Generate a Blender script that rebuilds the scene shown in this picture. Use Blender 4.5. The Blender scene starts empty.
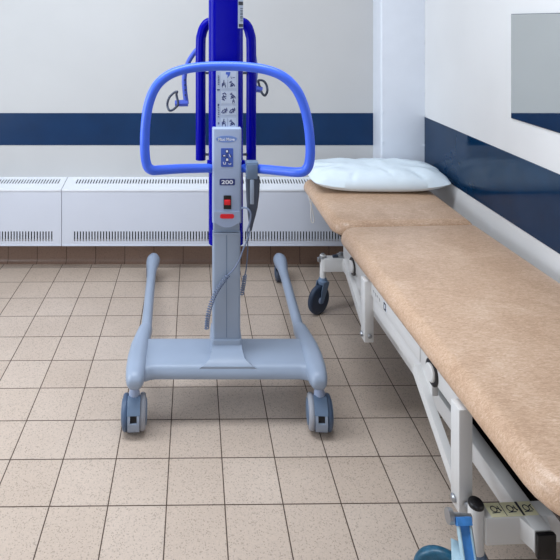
import bpy, bmesh, math, random
from mathutils import Vector, Matrix, noise
random.seed(4)
C = bpy.context.scene
COL = C.collection
PI = math.pi
F = 548.0            # focal length in pixels of the 560 px frame
VX, VY = 200.0, 21.0  # vanishing point of the room's depth direction
H = 1.55             # height of the lens

# ------------------------------------------------------------------ camera
cd = bpy.data.cameras.new('camera')
cd.sensor_fit = 'HORIZONTAL'
cd.sensor_width = 36.0
cd.lens = 36.0 * F / 560.0
cd.shift_x = (280.0 - VX) / 560.0
cd.shift_y = -(280.0 - VY) / 560.0
cd.clip_start = 0.05
cam = bpy.data.objects.new('camera', cd)
cam.location = (0, 0, H)
cam.rotation_euler = (PI / 2, 0, 0)
COL.objects.link(cam)
C.camera = cam

# ------------------------------------------------------------------ light
w = bpy.data.worlds.new('world')
C.world = w
w.use_nodes = True
w.node_tree.nodes['Background'].inputs[0].default_value = (0.9, 0.95, 1.0, 1)
w.node_tree.nodes['Background'].inputs[1].default_value = 0.3


def area(name, loc, sx, sy, power, col=(1, 1, 1), rot=(0, 0, 0)):
    l = bpy.data.lights.new(name, 'AREA')
    l.shape = 'RECTANGLE'
    l.size, l.size_y = sx, sy
    l.energy = power
    l.color = col
    o = bpy.data.objects.new(name, l)
    o.location = loc
    o.rotation_euler = rot
    COL.objects.link(o)
    return o


area('ceiling_lamp', (-0.5, 2.0, 2.74), 2.2, 0.5, 41, (0.84, 0.915, 1.0))
area('daylight_left', (-2.22, 1.65, 1.35), 1.6, 1.3, 33, (0.82, 0.905, 1.0), (PI / 2, 0, -PI / 2))
area('fill_behind', (-0.6, -1.42, 1.3), 1.8, 1.2, 7, (0.84, 0.915, 1.0), (PI / 2, 0, 0))  # added fill for surfaces facing the camera, no visible source

C.view_settings.view_transform = 'Standard'
C.view_settings.look = 'None'
C.view_settings.gamma = 1.0
C.view_settings.use_curve_mapping = False
C.view_settings.exposure = 0.36


# ------------------------------------------------------------------ materials
def lin(c):
    return tuple(((v / 255) / 12.92 if v / 255 <= 0.04045 else ((v / 255 + 0.055) / 1.055) ** 2.4) for v in c) + (1,)


def mat(name, rgb, rough=0.5, metal=0.0, var=0.0, vscale=12.0, bump=0.0, bscale=300.0, spec=0.5, coat=0.0):
    m = bpy.data.materials.new(name)
    m.use_nodes = True
    nt = m.node_tree
    b = nt.nodes['Principled BSDF']
    b.inputs['Base Color'].default_value = lin(rgb)
    b.inputs['Roughness'].default_value = rough
    b.inputs['Metallic'].default_value = metal
    b.inputs['Specular IOR Level'].default_value = spec
    b.inputs['Coat Weight'].default_value = coat
    g = nt.nodes.new('ShaderNodeNewGeometry')
    if var > 0:
        n = nt.nodes.new('ShaderNodeTexNoise')
        n.inputs['Scale'].default_value = vscale
        n.inputs['Detail'].default_value = 5
        nt.links.new(g.outputs['Position'], n.inputs['Vector'])
        r = nt.nodes.new('ShaderNodeValToRGB')
        r.color_ramp.elements[0].position = 0.3
        r.color_ramp.elements[1].position = 0.7
        r.color_ramp.elements[0].color = tuple(v * (1 - var) for v in lin(rgb)[:3]) + (1,)
        r.color_ramp.elements[1].color = tuple(min(1, v * (1 + var)) for v in lin(rgb)[:3]) + (1,)
        nt.links.new(n.outputs['Fac'], r.inputs['Fac'])
        nt.links.new(r.outputs['Color'], b.inputs['Base Color'])
    if bump > 0:
        n2 = nt.nodes.new('ShaderNodeTexNoise')
        n2.inputs['Scale'].default_value = bscale
        n2.inputs['Detail'].default_value = 3
        nt.links.new(g.outputs['Position'], n2.inputs['Vector'])
        bp = nt.nodes.new('ShaderNodeBump')
        bp.inputs['Strength'].default_value = bump
        bp.inputs['Distance'].default_value = 0.002
        nt.links.new(n2.outputs['Fac'], bp.inputs['Height'])
        nt.links.new(bp.outputs['Normal'], b.inputs['Normal'])
    return m


def tile_mat(name, c_a, c_b, c_grout, tw, th, offx, offy, axes='XY', rough=0.35, speck=0.35, mortar=0.0026, rot=0.0):
    m = bpy.data.materials.new(name)
    m.use_nodes = True
    nt = m.node_tree
    L = nt.links.new
    b = nt.nodes['Principled BSDF']
    g = nt.nodes.new('ShaderNodeNewGeometry')
    sep = nt.nodes.new('ShaderNodeSeparateXYZ')
    mpr = nt.nodes.new('ShaderNodeMapping')
    mpr.inputs['Rotation'].default_value = (0, 0, rot)
    L(g.outputs['Position'], mpr.inputs['Vector'])
    L(mpr.outputs[0], sep.inputs[0])
    comb = nt.nodes.new('ShaderNodeCombineXYZ')
    for k, (ax, off) in enumerate(((axes[0], offx), (axes[1], offy))):
        s = nt.nodes.new('ShaderNodeMath')
        s.operation = 'SUBTRACT'
        s.inputs[1].default_value = off - 40 * (tw if k == 0 else th)
        L(sep.outputs[ax], s.inputs[0])
        L(s.outputs[0], comb.inputs[k])
    br = nt.nodes.new('ShaderNodeTexBrick')
    br.offset = 0.0
    br.squash = 1.0
    br.inputs['Scale'].default_value = 1.0
    br.inputs['Brick Width'].default_value = tw
    br.inputs['Row Height'].default_value = th
    br.inputs['Mortar Size'].default_value = mortar
    br.inputs['Mortar Smooth'].default_value = 0.3
    br.inputs['Color1'].default_value = lin(c_a)
    br.inputs['Color2'].default_value = lin(c_b)
    br.inputs['Mortar'].default_value = lin(c_grout)
    L(comb.outputs[0], br.inputs['Vector'])
    n = nt.nodes.new('ShaderNodeTexNoise')
    n.inputs['Scale'].default_value = 420
    n.inputs['Detail'].default_value = 2
    L(g.outputs['Position'], n.inputs['Vector'])
    vo = nt.nodes.new('ShaderNodeTexVoronoi')
    vo.inputs['Scale'].default_value = 300
    L(g.outputs['Position'], vo.inputs['Vector'])
    vs_ = nt.nodes.new('ShaderNodeSeparateColor')
    L(vo.outputs['Color'], vs_.inputs[0])
    r = nt.nodes.new('ShaderNodeValToRGB')
    r.color_ramp.elements[0].position = 0.0
    r.color_ramp.elements[1].position = 1.0
    r.color_ramp.elements[0].color = (1 - speck * 1.2, 1 - speck * 1.25, 1 - speck * 1.3, 1)
    r.color_ramp.elements[1].color = (1, 1, 1, 1)
    for ps, vl in ((0.10, 1 - speck), (0.16, 1 - speck * 0.35), (0.55, 1 - speck * 0.22), (0.85, 1 - speck * 0.12)):
        r.color_ramp.elements.new(ps).color = (vl, vl, vl, 1)
    L(vs_.outputs[0], r.inputs['Fac'])
    n3 = nt.nodes.new('ShaderNodeTexNoise')
    n3.inputs['Scale'].default_value = 3.0
    n3.inputs['Detail'].default_value = 3
    L(g.outputs['Position'], n3.inputs['Vector'])
    r3 = nt.nodes.new('ShaderNodeValToRGB')
    r3.color_ramp.elements[0].position = 0.3
    r3.color_ramp.elements[1].position = 0.7
    r3.color_ramp.elements[0].color = (0.92, 0.91, 0.90, 1)
    r3.color_ramp.elements[1].color = (1, 1, 1, 1)
    L(n3.outputs['Fac'], r3.inputs['Fac'])
    mx = nt.nodes.new('ShaderNodeMix')
    mx.data_type = 'RGBA'
    mx.blend_type = 'MULTIPLY'
    mx.inputs[0].default_value = 1
    L(br.outputs['Color'], mx.inputs[6])
    L(r.outputs['Color'], mx.inputs[7])
    mx2 = nt.nodes.new('ShaderNodeMix')
    mx2.data_type = 'RGBA'
    mx2.blend_type = 'MULTIPLY'
    mx2.inputs[0].default_value = 1
    L(mx.outputs[2], mx2.inputs[6])
    L(r3.outputs['Color'], mx2.inputs[7])
    L(mx2.outputs[2], b.inputs['Base Color'])
    mr = nt.nodes.new('ShaderNodeMapRange')
    mr.inputs['To Min'].default_value = rough
    mr.inputs['To Max'].default_value = 0.9
    L(br.outputs['Fac'], mr.inputs['Value'])
    L(mr.outputs[0], b.inputs['Roughness'])
    bp = nt.nodes.new('ShaderNodeBump')
    bp.invert = True
    bp.inputs['Strength'].default_value = 0.6
    bp.inputs['Distance'].default_value = 0.003
    L(br.outputs['Fac'], bp.inputs['Height'])
    bp2 = nt.nodes.new('ShaderNodeBump')
    bp2.inputs['Strength'].default_value = 0.12
    bp2.inputs['Distance'].default_value = 0.001
    L(n.outputs['Fac'], bp2.inputs['Height'])
    L(bp.outputs['Normal'], bp2.inputs['Normal'])
    L(bp2.outputs['Normal'], b.inputs['Normal'])
    return m


def vinyl_mat():
    m = bpy.data.materials.new('tan_vinyl')
    m.use_nodes = True
    nt = m.node_tree
    L = nt.links.new
    b = nt.nodes['Principled BSDF']
    g = nt.nodes.new('ShaderNodeNewGeometry')

    def fibre(rot, sx, sy, sc, dist):
        mp = nt.nodes.new('ShaderNodeMapping')
        mp.inputs['Rotation'].default_value = (0, 0, rot)
        mp.inputs['Scale'].default_value = (sx, sy, (sx + sy) / 2)
        L(g.outputs['Position'], mp.inputs['Vector'])
        n = nt.nodes.new('ShaderNodeTexNoise')
        n.inputs['Scale'].default_value = sc
        n.inputs['Detail'].default_value = 6
        n.inputs['Roughness'].default_value = 0.65
        n.inputs['Distortion'].default_value = dist
        L(mp.outputs[0], n.inputs['Vector'])
        return n.outputs['Fac']
    a = fibre(0.5, 1, 4.0, 44, 1.6)
    c = fibre(-0.7, 1, 4.0, 38, 1.8)
    mxm = nt.nodes.new('ShaderNodeMath')
    mxm.operation = 'MAXIMUM'
    L(a, mxm.inputs[0])
    L(c, mxm.inputs[1])
    big = fibre(0, 1, 1, 6, 0.5)
    ad = nt.nodes.new('ShaderNodeMath')
    ad.operation = 'MULTIPLY_ADD'
    ad.inputs[1].default_value = 0.35
    L(big, ad.inputs[0])
    L(mxm.outputs[0], ad.inputs[2])
    r = nt.nodes.new('ShaderNodeValToRGB')
    e = r.color_ramp.elements
    e[0].position = 0.60
    e[1].position = 0.90
    e[0].color = lin((180, 146, 118))
    e[1].color = lin((222, 196, 172))
    k = r.color_ramp.elements.new(0.72)
    k.color = lin((200, 166, 138))
    L(ad.outputs[0], r.inputs['Fac'])
    L(r.outputs['Color'], b.inputs['Base Color'])
    b.inputs['Roughness'].default_value = 0.36
    b.inputs['Specular IOR Level'].default_value = 0.5
    bp = nt.nodes.new('ShaderNodeBump')
    bp.inputs['Strength'].default_value = 0.12
    bp.inputs['Distance'].default_value = 0.002
    L(ad.outputs[0], bp.inputs['Height'])
    L(bp.outputs['Normal'], b.inputs['Normal'])
    return m


M = {
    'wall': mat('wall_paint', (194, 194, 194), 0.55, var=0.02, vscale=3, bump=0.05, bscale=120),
    'wall_lit': mat('wall_paint_lit', (226, 226, 226), 0.55, var=0.02, vscale=3, bump=0.05, bscale=120),  # same wall paint lightened; the right wall's extra light is in the colour
    'ceil': mat('ceiling_paint', (235, 235, 233), 0.8, var=0.01),
    'stripe': mat('navy_gloss_paint', (8, 46, 78), 0.07, var=0.12, vscale=9, bump=0.015, bscale=12, spec=0.28),
    'stripe_back': mat('navy_satin_paint', (10, 46, 84), 0.35, var=0.12, vscale=6, bump=0.04, bscale=40, spec=0.3),
    'trim': mat('white_boxing', (222, 227, 236), 0.4, var=0.015),
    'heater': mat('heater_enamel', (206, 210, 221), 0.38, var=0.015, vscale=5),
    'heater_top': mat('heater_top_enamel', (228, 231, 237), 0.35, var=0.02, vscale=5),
    'dark': mat('dark_interior', (40, 38, 40), 0.8, var=0.1),
    'blue_dark': mat('royal_blue_enamel', (2, 2, 146), 0.26, var=0.03, spec=0.12),
    'blue_light': mat('bright_blue_enamel', (66, 108, 238), 0.36, var=0.03),
    'blue_mid': mat('mid_blue_enamel', (70, 92, 190), 0.4, var=0.03),
    'grey_blue': mat('blue_grey_plastic', (151, 164, 184), 0.36, var=0.03, vscale=8, bump=0.02),
    'grey_cover': mat('cover_grey_plastic', (158, 172, 200), 0.42, var=0.02, vscale=8),
    'grey_mid': mat('mid_grey_plastic', (104, 124, 150), 0.4, var=0.04),
    'grey_dark': mat('dark_grey_plastic', (62, 70, 86), 0.45, var=0.05),
    'caster': mat('caster_plastic', (74, 94, 122), 0.4, var=0.05),
    'tyre_pale': mat('pale_grey_tyre', (158, 160, 168), 0.55, var=0.05),
    'tyre_dark': mat('dark_navy_tyre', (44, 58, 80), 0.5, var=0.08),
    'tyre_teal': mat('teal_tyre', (30, 84, 110), 0.35, var=0.3, vscale=60),
    'black': mat('black_plastic', (16, 14, 17), 0.35, var=0.1),
    'red': mat('red_plastic', (222, 26, 40), 0.35, var=0.04),
    'label': mat('label_print_grey', (176, 188, 208), 0.45, var=0.02),
    'white_print': mat('white_print', (232, 236, 245), 0.5, var=0.01),
    'navy_print': mat('navy_print', (36, 48, 110), 0.5, var=0.05),
    'dark_print': mat('dark_print', (38, 40, 52), 0.5, var=0.05),
    'logo': mat('logo_blue', (118, 146, 206), 0.45, var=0.02),
    'panel_blue': mat('panel_blue', (66, 96, 186), 0.4, var=0.03),
    'vinyl': vinyl_mat(),
    'under': mat('dark_underlay', (60, 50, 46), 0.8, var=0.1),
    'frame': mat('cream_white_enamel', (214, 212, 210), 0.38, var=0.025, vscale=7),
    'steel': mat('worn_steel', (170, 172, 176), 0.35, metal=0.8, var=0.1, vscale=30),
    'pedal': mat('worn_blue_paint', (66, 134, 206), 0.4, var=0.2, vscale=40),
    'pale_blue': mat('pale_blue_plastic', (170, 200, 214), 0.45, var=0.12, vscale=60),
    'sticker': mat('yellow_sticker', (234, 228, 190), 0.5, var=0.05, vscale=30),
    'pillow': mat('white_pillow_cover', (226, 238, 246), 0.5, var=0.015, vscale=9, bump=0.05, bscale=90),
    'cord': mat('grey_cord', (112, 124, 150), 0.5, var=0.05),
    'white_cord': mat('white_cord', (214, 210, 206), 0.7, var=0.04),
    'floor': tile_mat('floor_tiles', (208, 190, 175), (202, 183, 167), (84, 68, 58), 0.187, 0.1887, 0.099, 1.755, 'XY', 0.34, 0.30, 0.0022, -0.011),
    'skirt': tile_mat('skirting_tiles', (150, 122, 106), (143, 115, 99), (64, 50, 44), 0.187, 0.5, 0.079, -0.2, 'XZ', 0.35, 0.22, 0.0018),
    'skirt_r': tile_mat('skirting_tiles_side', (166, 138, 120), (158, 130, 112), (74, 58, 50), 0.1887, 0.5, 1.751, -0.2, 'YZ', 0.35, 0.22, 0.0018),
}
mm = bpy.data.materials.new('mirror_glass')
mm.use_nodes = True
_b = mm.node_tree.nodes['Principled BSDF']
_b.inputs['Base Color'].default_value = (0.80, 0.84, 0.84, 1)
_b.inputs['Metallic'].default_value = 1.0
_b.inputs['Roughness'].default_value = 0.02
_n = mm.node_tree.nodes.new('ShaderNodeTexNoise')
_n.inputs['Scale'].default_value = 4
_r = mm.node_tree.nodes.new('ShaderNodeMapRange')
_r.inputs['To Min'].default_value = 0.01
_r.inputs['To Max'].default_value = 0.05
mm.node_tree.links.new(_n.outputs['Fac'], _r.inputs['Value'])
mm.node_tree.links.new(_r.outputs[0], _b.inputs['Roughness'])
M['mirror'] = mm


# ------------------------------------------------------------------ mesh builder
def arc(cx, cy, r, a0, a1, n):
    return [(cx + r * math.cos(a0 + (a1 - a0) * i / n), cy + r * math.sin(a0 + (a1 - a0) * i / n)) for i in range(n + 1)]


def rrect(x0, x1, y0, y1, r, n=5):
    """rounded rectangle outline, counter-clockwise; r a number or (BL, BR, TR, TL)"""
    if not isinstance(r, (tuple, list)):
        r = (r,) * 4
    p = []
    p += arc(x0 + r[0], y0 + r[0], r[0], PI, 1.5 * PI, n)
    p += arc(x1 - r[1], y0 + r[1], r[1], 1.5 * PI, 2 * PI, n)
    p += arc(x1 - r[2], y1 - r[2], r[2], 0, 0.5 * PI, n)
    p += arc(x0 + r[3], y1 - r[3], r[3], 0.5 * PI, PI, n)
    return p


def smooth_path(pts, sub=6, closed=False):
    """Catmull-Rom through the points"""
    pts = [Vector(p) for p in pts]
    out = []
    n = len(pts)
    segs = n if closed else n - 1
    for i in range(segs):
        if closed:
            p0, p1, p2, p3 = pts[(i - 1) % n], pts[i], pts[(i + 1) % n], pts[(i + 2) % n]
        else:
            p0, p1, p2, p3 = pts[max(i - 1, 0)], pts[i], pts[i + 1], pts[min(i + 2, n - 1)]
        for k in range(sub):
            t = k / sub
            out.append(0.5 * ((2 * p1) + (p2 - p0) * t + (2 * p0 - 5 * p1 + 4 * p2 - p3) * t * t + (3 * p1 - p0 - 3 * p2 + p3) * t ** 3))
    if not closed:
        out.append(pts[-1])
    return out


class G:
    def __init__(self):
        self.bm = bmesh.new()

    def add_bm(self, src):
        me = bpy.data.meshes.new('tmp')
        src.to_mesh(me)
        src.free()
        self.bm.from_mesh(me)
        bpy.data.meshes.remove(me)
        return self

    def box(self, x0, x1, y0, y1, z0, z1, bev=0.0, seg=2, T=None):
        b = bmesh.new()
        bmesh.ops.create_cube(b, size=1.0)
        for v in b.verts:
            v.co = Vector((x0 + (v.co.x + 0.5) * (x1 - x0), y0 + (v.co.y + 0.5) * (y1 - y0), z0 + (v.co.z + 0.5) * (z1 - z0)))
        if bev > 0:
            bmesh.ops.bevel(b, geom=b.edges[:], offset=bev, segments=seg, profile=0.5, affect='EDGES')
        if T is not None:
            bmesh.ops.transform(b, matrix=T, verts=b.verts)
        return self.add_bm(b)

    def loft(self, secs, cap=True, closed=False):
        rings = [[self.bm.verts.new(Vector(p)) for p in s] for s in secs]
        n = len(rings[0])
        m = len(rings)
        for i in range(m if closed else m - 1):
            a, b = rings[i], rings[(i + 1) % m]
            for j in range(n):
                self.bm.faces.new((a[j], a[(j + 1) % n], b[(j + 1) % n], b[j]))
        if cap and not closed:
            self.bm.faces.new(rings[0][::-1])
            self.bm.faces.new(rings[-1])
        return self

    def tube(self, pts, r, n=12, closed=False, flat=1.0, up=None, cap=True):
        pts = [Vector(p) for p in pts]
        m = len(pts)
        tang = []
        for i in range(m):
            if closed:
                t = pts[(i + 1) % m] - pts[(i - 1) % m]
            else:
                t = pts[min(i + 1, m - 1)] - pts[max(i - 1, 0)]
            tang.append(t.normalized())
        u = Vector(up) if up else (Vector((0, 0, 1)) if abs(tang[0].z) < 0.9 else Vector((1, 0, 0)))
        secs = []
        for i in range(m):
            t = tang[i]
            u = (u - t * u.dot(t)).normalized()
            v = t.cross(u)
            ri = r[i] if isinstance(r, (list, tuple)) else r
            secs.append([pts[i] + (u * math.cos(2 * PI * k / n) * flat + v * math.sin(2 * PI * k / n)) * ri for k in range(n)])
        return self.loft(secs, cap, closed)

    def lathe(self, prof, T, n=28):
        """profile of (radius, height) about local z, placed by matrix T"""
        secs = []
        for r, z in prof:
            secs.append([T @ Vector((max(r, 1e-4) * math.cos(2 * PI * k / n), max(r, 1e-4) * math.sin(2 * PI * k / n), z)) for k in range(n)])
        return self.loft(secs, True)

    def poly(self, pts, f, d0, d1):
        """2-D outline pts swept from depth d0 to d1; f(a, b, d) -> 3-D"""
        return self.loft([[f(a, b, d0) for a, b in pts], [f(a, b, d1) for a, b in pts]], True)

    def build(self, name, m, parent=None, origin=None, angle=38, clean=True):
        bm = self.bm
        if clean:
            bmesh.ops.remove_doubles(bm, verts=bm.verts, dist=1e-6)
        bmesh.ops.recalc_face_normals(bm, faces=bm.faces)
        off = Vector(origin) if origin is not None else (Vector(parent['_o']) if parent is not None and '_o' in parent else Vector((0, 0, 0)))
        if off.length > 0:
            bmesh.ops.translate(bm, verts=bm.verts, vec=-off)
        me = bpy.data.meshes.new(name)
        bm.to_mesh(me)
        bm.free()
        me.materials.append(M[m] if isinstance(m, str) else m)
        for p in me.polygons:
            p.use_smooth = True
        me.set_sharp_from_angle(angle=math.radians(angle))
        o = bpy.data.objects.new(name, me)
        COL.objects.link(o)
        if parent is not None:
            o.parent = parent
            if '_o' in parent:
                o['_o'] = list(parent['_o'])
        elif origin is not None:
            o.location = origin
            o['_o'] = list(origin)
        return o


def tag(o, label, cat, group=None):
    o['label'] = label
    o['category'] = cat
    if group:
        o['group'] = group
    return o


def thing(name, loc, label, cat, rz=0.0, local=False):
    """an Empty at the thing's base; parts given in world coordinates unless local"""
    o = bpy.data.objects.new(name, None)
    o.empty_display_size = 0.1
    o.location = loc
    o.rotation_euler = (0, 0, rz)
    COL.objects.link(o)
    o['_o'] = [0.0, 0.0, 0.0] if local else list(loc)
    return tag(o, label, cat)


def struct(g, name, m):
    o = g.build(name, m)
    o['kind'] = 'structure'
    return o


def text_mesh(g, s, x, z, size, y, width=None, bold=0.0):
    """flat lettering facing -Y, centred at x, z"""
    cu = bpy.data.curves.new('t', 'FONT')
    cu.body = s
    cu.size = 1.0
    cu.align_x = 'CENTER'
    cu.align_y = 'CENTER'
    cu.extrude = 0.02
    cu.offset = bold
    to = bpy.data.objects.new('t', cu)
    COL.objects.link(to)
    dg = bpy.context.evaluated_depsgraph_get()
    dg.update()
    me = bpy.data.meshes.new_from_object(to.evaluated_get(dg))
    xs = [v.co.x for v in me.vertices]
    ys = [v.co.y for v in me.vertices]
    cy = (min(ys) + max(ys)) / 2
    sz = size / (max(ys) - min(ys))
    sx = sz if width is None else width / (max(xs) - min(xs))
    cx = (min(xs) + max(xs)) / 2
    for v in me.vertices:
        v.co = Vector((x + (v.co.x - cx) * sx, y - v.co.z * 0.004, z + (v.co.y - cy) * sz))
    g.bm.from_mesh(me)
    bpy.data.meshes.remove(me)
    bpy.data.objects.remove(to)
    bpy.data.curves.remove(cu)


def strokes(g, segs, wd, f):
    """thin flat bars; f(a, b, d) -> 3-D"""
    for (a0, b0), (a1, b1) in segs:
        dx, dy = a1 - a0, b1 - b0
        l = math.hypot(dx, dy) or 1e-6
        nx, ny = -dy / l * wd / 2, dx / l * wd / 2
        ex, ey = dx / l * wd / 4, dy / l * wd / 4
        g.poly([(a0 + nx - ex, b0 + ny - ey), (a0 - nx - ex, b0 - ny - ey), (a1 - nx + ex, b1 - ny + ey), (a1 + nx + ex, b1 + ny + ey)], f, 0, 0.0006)


def XZ(y):
    return lambda a, b, d: Vector((a, y - d, b))


def rotz(a):
    return Matrix.Rotation(a, 4, 'Z')


# ------------------------------------------------------------------ room
WB, WR, WL, WF, CE = 3.525, 1.384, -2.3, -1.5, 2.8
YC = 3.37
struct(G().box(WL - 0.1, WR + 0.1, WF - 0.1, WB + 0.1, -0.1, 0), 'floor', 'floor')
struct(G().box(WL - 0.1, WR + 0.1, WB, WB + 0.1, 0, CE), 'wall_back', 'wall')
struct(G().box(WR, WR + 0.1, WF, WB, 0, CE), 'wall_right', 'wall_lit')
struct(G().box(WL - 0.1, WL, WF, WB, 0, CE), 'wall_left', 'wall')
struct(G().box(WL - 0.1, WR + 0.1, WF - 0.1, WF, 0, CE), 'wall_front', 'wall')
struct(G().box(WL - 0.1, WR + 0.1, WF - 0.1, WB + 0.1, CE, CE + 0.1), 'ceiling', 'ceil')
# pipe boxing in the corner, with its rounded corner bead and little fixing clips
g = G()
g.poly(rrect(1.113, WR, YC, WB, (0.012, 0.0005, 0.0005, 0.0005)), lambda a, b, d: Vector((a, b, d)), 0.0, CE)
struct(g, 'trim_1', 'trim')
g = G()
for zz in (1.535, 1.43, 1.31, 1.12, 0.98, 0.80):
    g.box(1.120, 1.128, YC - 0.004, YC, zz, zz + 0.012, 0.001)
    g.box(WR - 0.010, WR - 0.003, YC - 0.004, YC, zz - 0.02, zz - 0.008, 0.001)
struct(g, 'trim_2', 'trim')
# navy bands
struct(G().box(WL, 1.113, WB - 0.003, WB, 0.752, 0.958), 'trim_3', 'stripe_back')
struct(G().box(WR - 0.003, WR, WF, YC, 0.655, 0.960), 'trim_4', 'stripe')
# tiled skirting with a cove foot
g = G()
prof = [(0, 0), (0, 0.105), (0.010, 0.105), (0.012, 0.03)] + [(0.012 + 0.022 * (1 - math.cos(a)), 0.03 - 0.027 * math.sin(a)) for a in (0.4, 0.8, 1.2, 1.55)] + [(0.036, 0)]
g.loft([[Vector((x, WB - d, z)) for d, z in prof] for x in (WL, 1.113)])
struct(g, 'baseboard_back', 'skirt')
g = G()
g.loft([[Vector((WR - d, y, z)) for d, z in prof] for y in (WF, YC)])
struct(g, 'baseboard_right', 'skirt_r')

# mirror, its back glued to the right wall
mir = thing('wall_mirror', (WR, 2.11, 1.35), 'frameless rectangular mirror fixed to the white right wall above the navy band', 'mirror')
G().box(WR - 0.006, WR - 0.0002, 1.80, 2.427, 1.12, 1.581).build('backing_edge', 'grey_dark', mir)
G().box(WR - 0.0075, WR - 0.006, 1.802, 2.425, 1.122, 1.579).build('mirror_glass', 'mirror', mir)


# ------------------------------------------------------------------ convector heaters
def heater(xa, xb, low_slots, top_slots, label):
    yf, zt, zb, zf = 3.365, 0.547, 0.176, 0.517
    r = thing('convector_heater', ((xa + xb) / 2, yf, zb), label, 'heater')
    th = 0.003
    pitch, sl = 0.0178, 0.0075
    # front plate with an open row of vertical slots
    g = G()
    s0, s1 = 0.197, 0.258
    g.box(xa, xb, yf, yf + th, s1, zf - 0.002, 0)
    g.box(xa, xb, yf, yf + th, zb, s0, 0)
    a, b = low_slots
    n = int((b - a) / pitch)
    g.box(xa, a, yf, yf + th, s0, s1)
    for i in range(n):
        x = a + i * pitch
        g.box(x + sl, x + pitch, yf, yf + th, s0, s1)
    g.box(a + n * pitch, xb, yf, yf + th, s0, s1)
    # ends and folded bottom lip
    g.box(xa, xa + th, yf + th, WB - 0.001, zb, zf - 0.004)
    g.box(xb - th, xb, yf + th, WB - 0.001, zb, zf - 0.004)
    g.box(xa, xb, yf - 0.003, yf + 0.012, zb - 0.008, zb, 0.002)
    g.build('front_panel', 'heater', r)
    # sloped top grille
    g = G()
    y0, y1 = yf - 0.004, WB - 0.0005

    def Ft(u, v, d):                     # u along x, v 0..1 from front to wall
        return Vector((u, y0 + (y1 - y0) * v, zf + (zt - zf) * v - d))

    def quad(u0, u1, v0, v1):
        g.poly([(u0, v0), (u1, v0), (u1, v1), (u0, v1)], Ft, 0.0, th)
    v0, v1 = 0.46, 0.82
    a, b = top_slots
    n = int((b - a) / pitch)
    quad(xa, xb, 0, v0)
    quad(xa, xb, v1, 1)
    quad(xa, a, v0, v1)
    for i in range(n):
        x = a + i * pitch
        quad(x + sl, x + pitch, v0, v1)
    quad(a + n * pitch, xb, v0, v1)
    g.box(xa, xb, y0 - 0.0005, y0 + 0.004, zf - 0.012, zf - 0.0005, 0.001)
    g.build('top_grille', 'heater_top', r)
    # dark block put inside the casing so the slots look shaded
    g = G()
    g.box(xa + 0.01, xb - 0.01, yf + 0.03, WB - 0.02, 0.20, 0.475)
    g.build('dark_backing', 'dark', r)
    return r


cxh = lambda px, Y=3.365: (px - VX) / F * Y
heater(-2.25, cxh(61.3), (-2.16, cxh(56)), (-2.16, cxh(60.5, 3.45)),
       'white slotted wall convector heater left of the seam, below the navy band')
heater(cxh(61.9), 1.105, (cxh(74), 1.03), (cxh(76, 3.45), 1.03),
       'long white slotted wall convector heater right of the seam, behind the blue hoist')

# ------------------------------------------------------------------ patient hoist
MX = 0.107
ho = thing('patient_hoist', (MX, 2.25, 0), 'blue and grey mobile patient hoist with push handle standing on the tiled floor', 'hoist')

# chassis tray
g = G()
prof = [(2.302, 0.176), (2.302, 0.212), (2.296, 0.219), (2.286, 0.222), (2.135, 0.222), (2.120, 0.219), (2.110, 0.210), (2.104, 0.196), (2.101, 0.180), (2.104, 0.174)]
secs = []
for x, dy in ((-0.225, -0.016), (-0.205, -0.012), (-0.19, -0.004), (-0.17, 0), (0.385, 0), (0.405, -0.004), (0.42, -0.012), (0.44, -0.016)):
    secs.append([Vector((x, y + (dy if y < 2.2 else 0), z)) for y, z in prof])
g.loft(secs)
g.build('chassis', 'grey_blue', ho)
g = G()
g.loft([[Vector((x, y, z)) for x, y in rrect(MX - hw, MX + hw, 2.15, 2.27, 0.03)] for hw, z in ((0.12, 0.175), (0.115, 0.165), (0.09, 0.158))])
g.build('chassis_underside', 'grey_dark', ho)
# sloping fairing between mast foot and front lip
g = G()
g.loft([[Vector((MX - a, 2.197, z1)), Vector((MX + a, 2.197, z1)), Vector((MX + b, 2.197, 0.221)), Vector((MX - b, 2.197, 0.221))] if y == 2.197 else
        [Vector((MX - a, y, z1)), Vector((MX + a, y, z1)), Vector((MX + b, y, z0)), Vector((MX - b, y, z0))]
        for y, a, b, z1, z0 in ((2.197, 0.060, 0.061, 0.252, 0.22), (2.165, 0.0615, 0.066, 0.244, 0.221), (2.135, 0.068, 0.078, 0.2345, 0.221), (2.118, 0.085, 0.098, 0.2255, 0.218), (2.110, 0.10, 0.115, 0.219, 0.208))])
g.build('mast_fairing', 'grey_blue', ho)
g = G()
g.loft([[Vector((x, y, z)) for x, y in rrect(MX - hw, MX + hw, 2.195 - e, 2.335 + e, 0.014)] for hw, e, z in
        ((0.066, 0.004, 0.215), (0.064, 0.002, 0.245), (0.0615, 0, 0.262), (0.0600, -0.002, 0.268), (0.0555, -0.006, 0.268))])
g.build('mast_collar', 'grey_blue', ho)
# lower grey column
g = G()
g.loft([[Vector((x, y, z)) for x, y in rrect(MX - 0.056, MX + 0.056, 2.208, 2.322, 0.010)] for z in (0.22, 0.697)])
g.loft([[Vector((x, y, z)) for x, y in rrect(MX - 0.054, MX + 0.054, 2.222, 2.318, 0.006)] for z in (0.69, 0.765)])
g.box(MX - 0.054, MX + 0.054, 2.206, 2.215, 0.688, 0.697, 0.002)
col_ = g.build('lower_column', 'grey_blue', ho)
g = G()
g.box(MX - 0.0012, MX + 0.0012, 2.2072, 2.212, 0.275, 0.690)
g.build('seam', 'grey_mid', col_)
# blue mast


def mast_sec(z, e=0.0):
    return [Vector((x, y, z)) for x, y in rrect(0.036 - e, 0.178 + e, 2.2315 - e, 2.345 + e, 0.034 + e, 8)]


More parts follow.
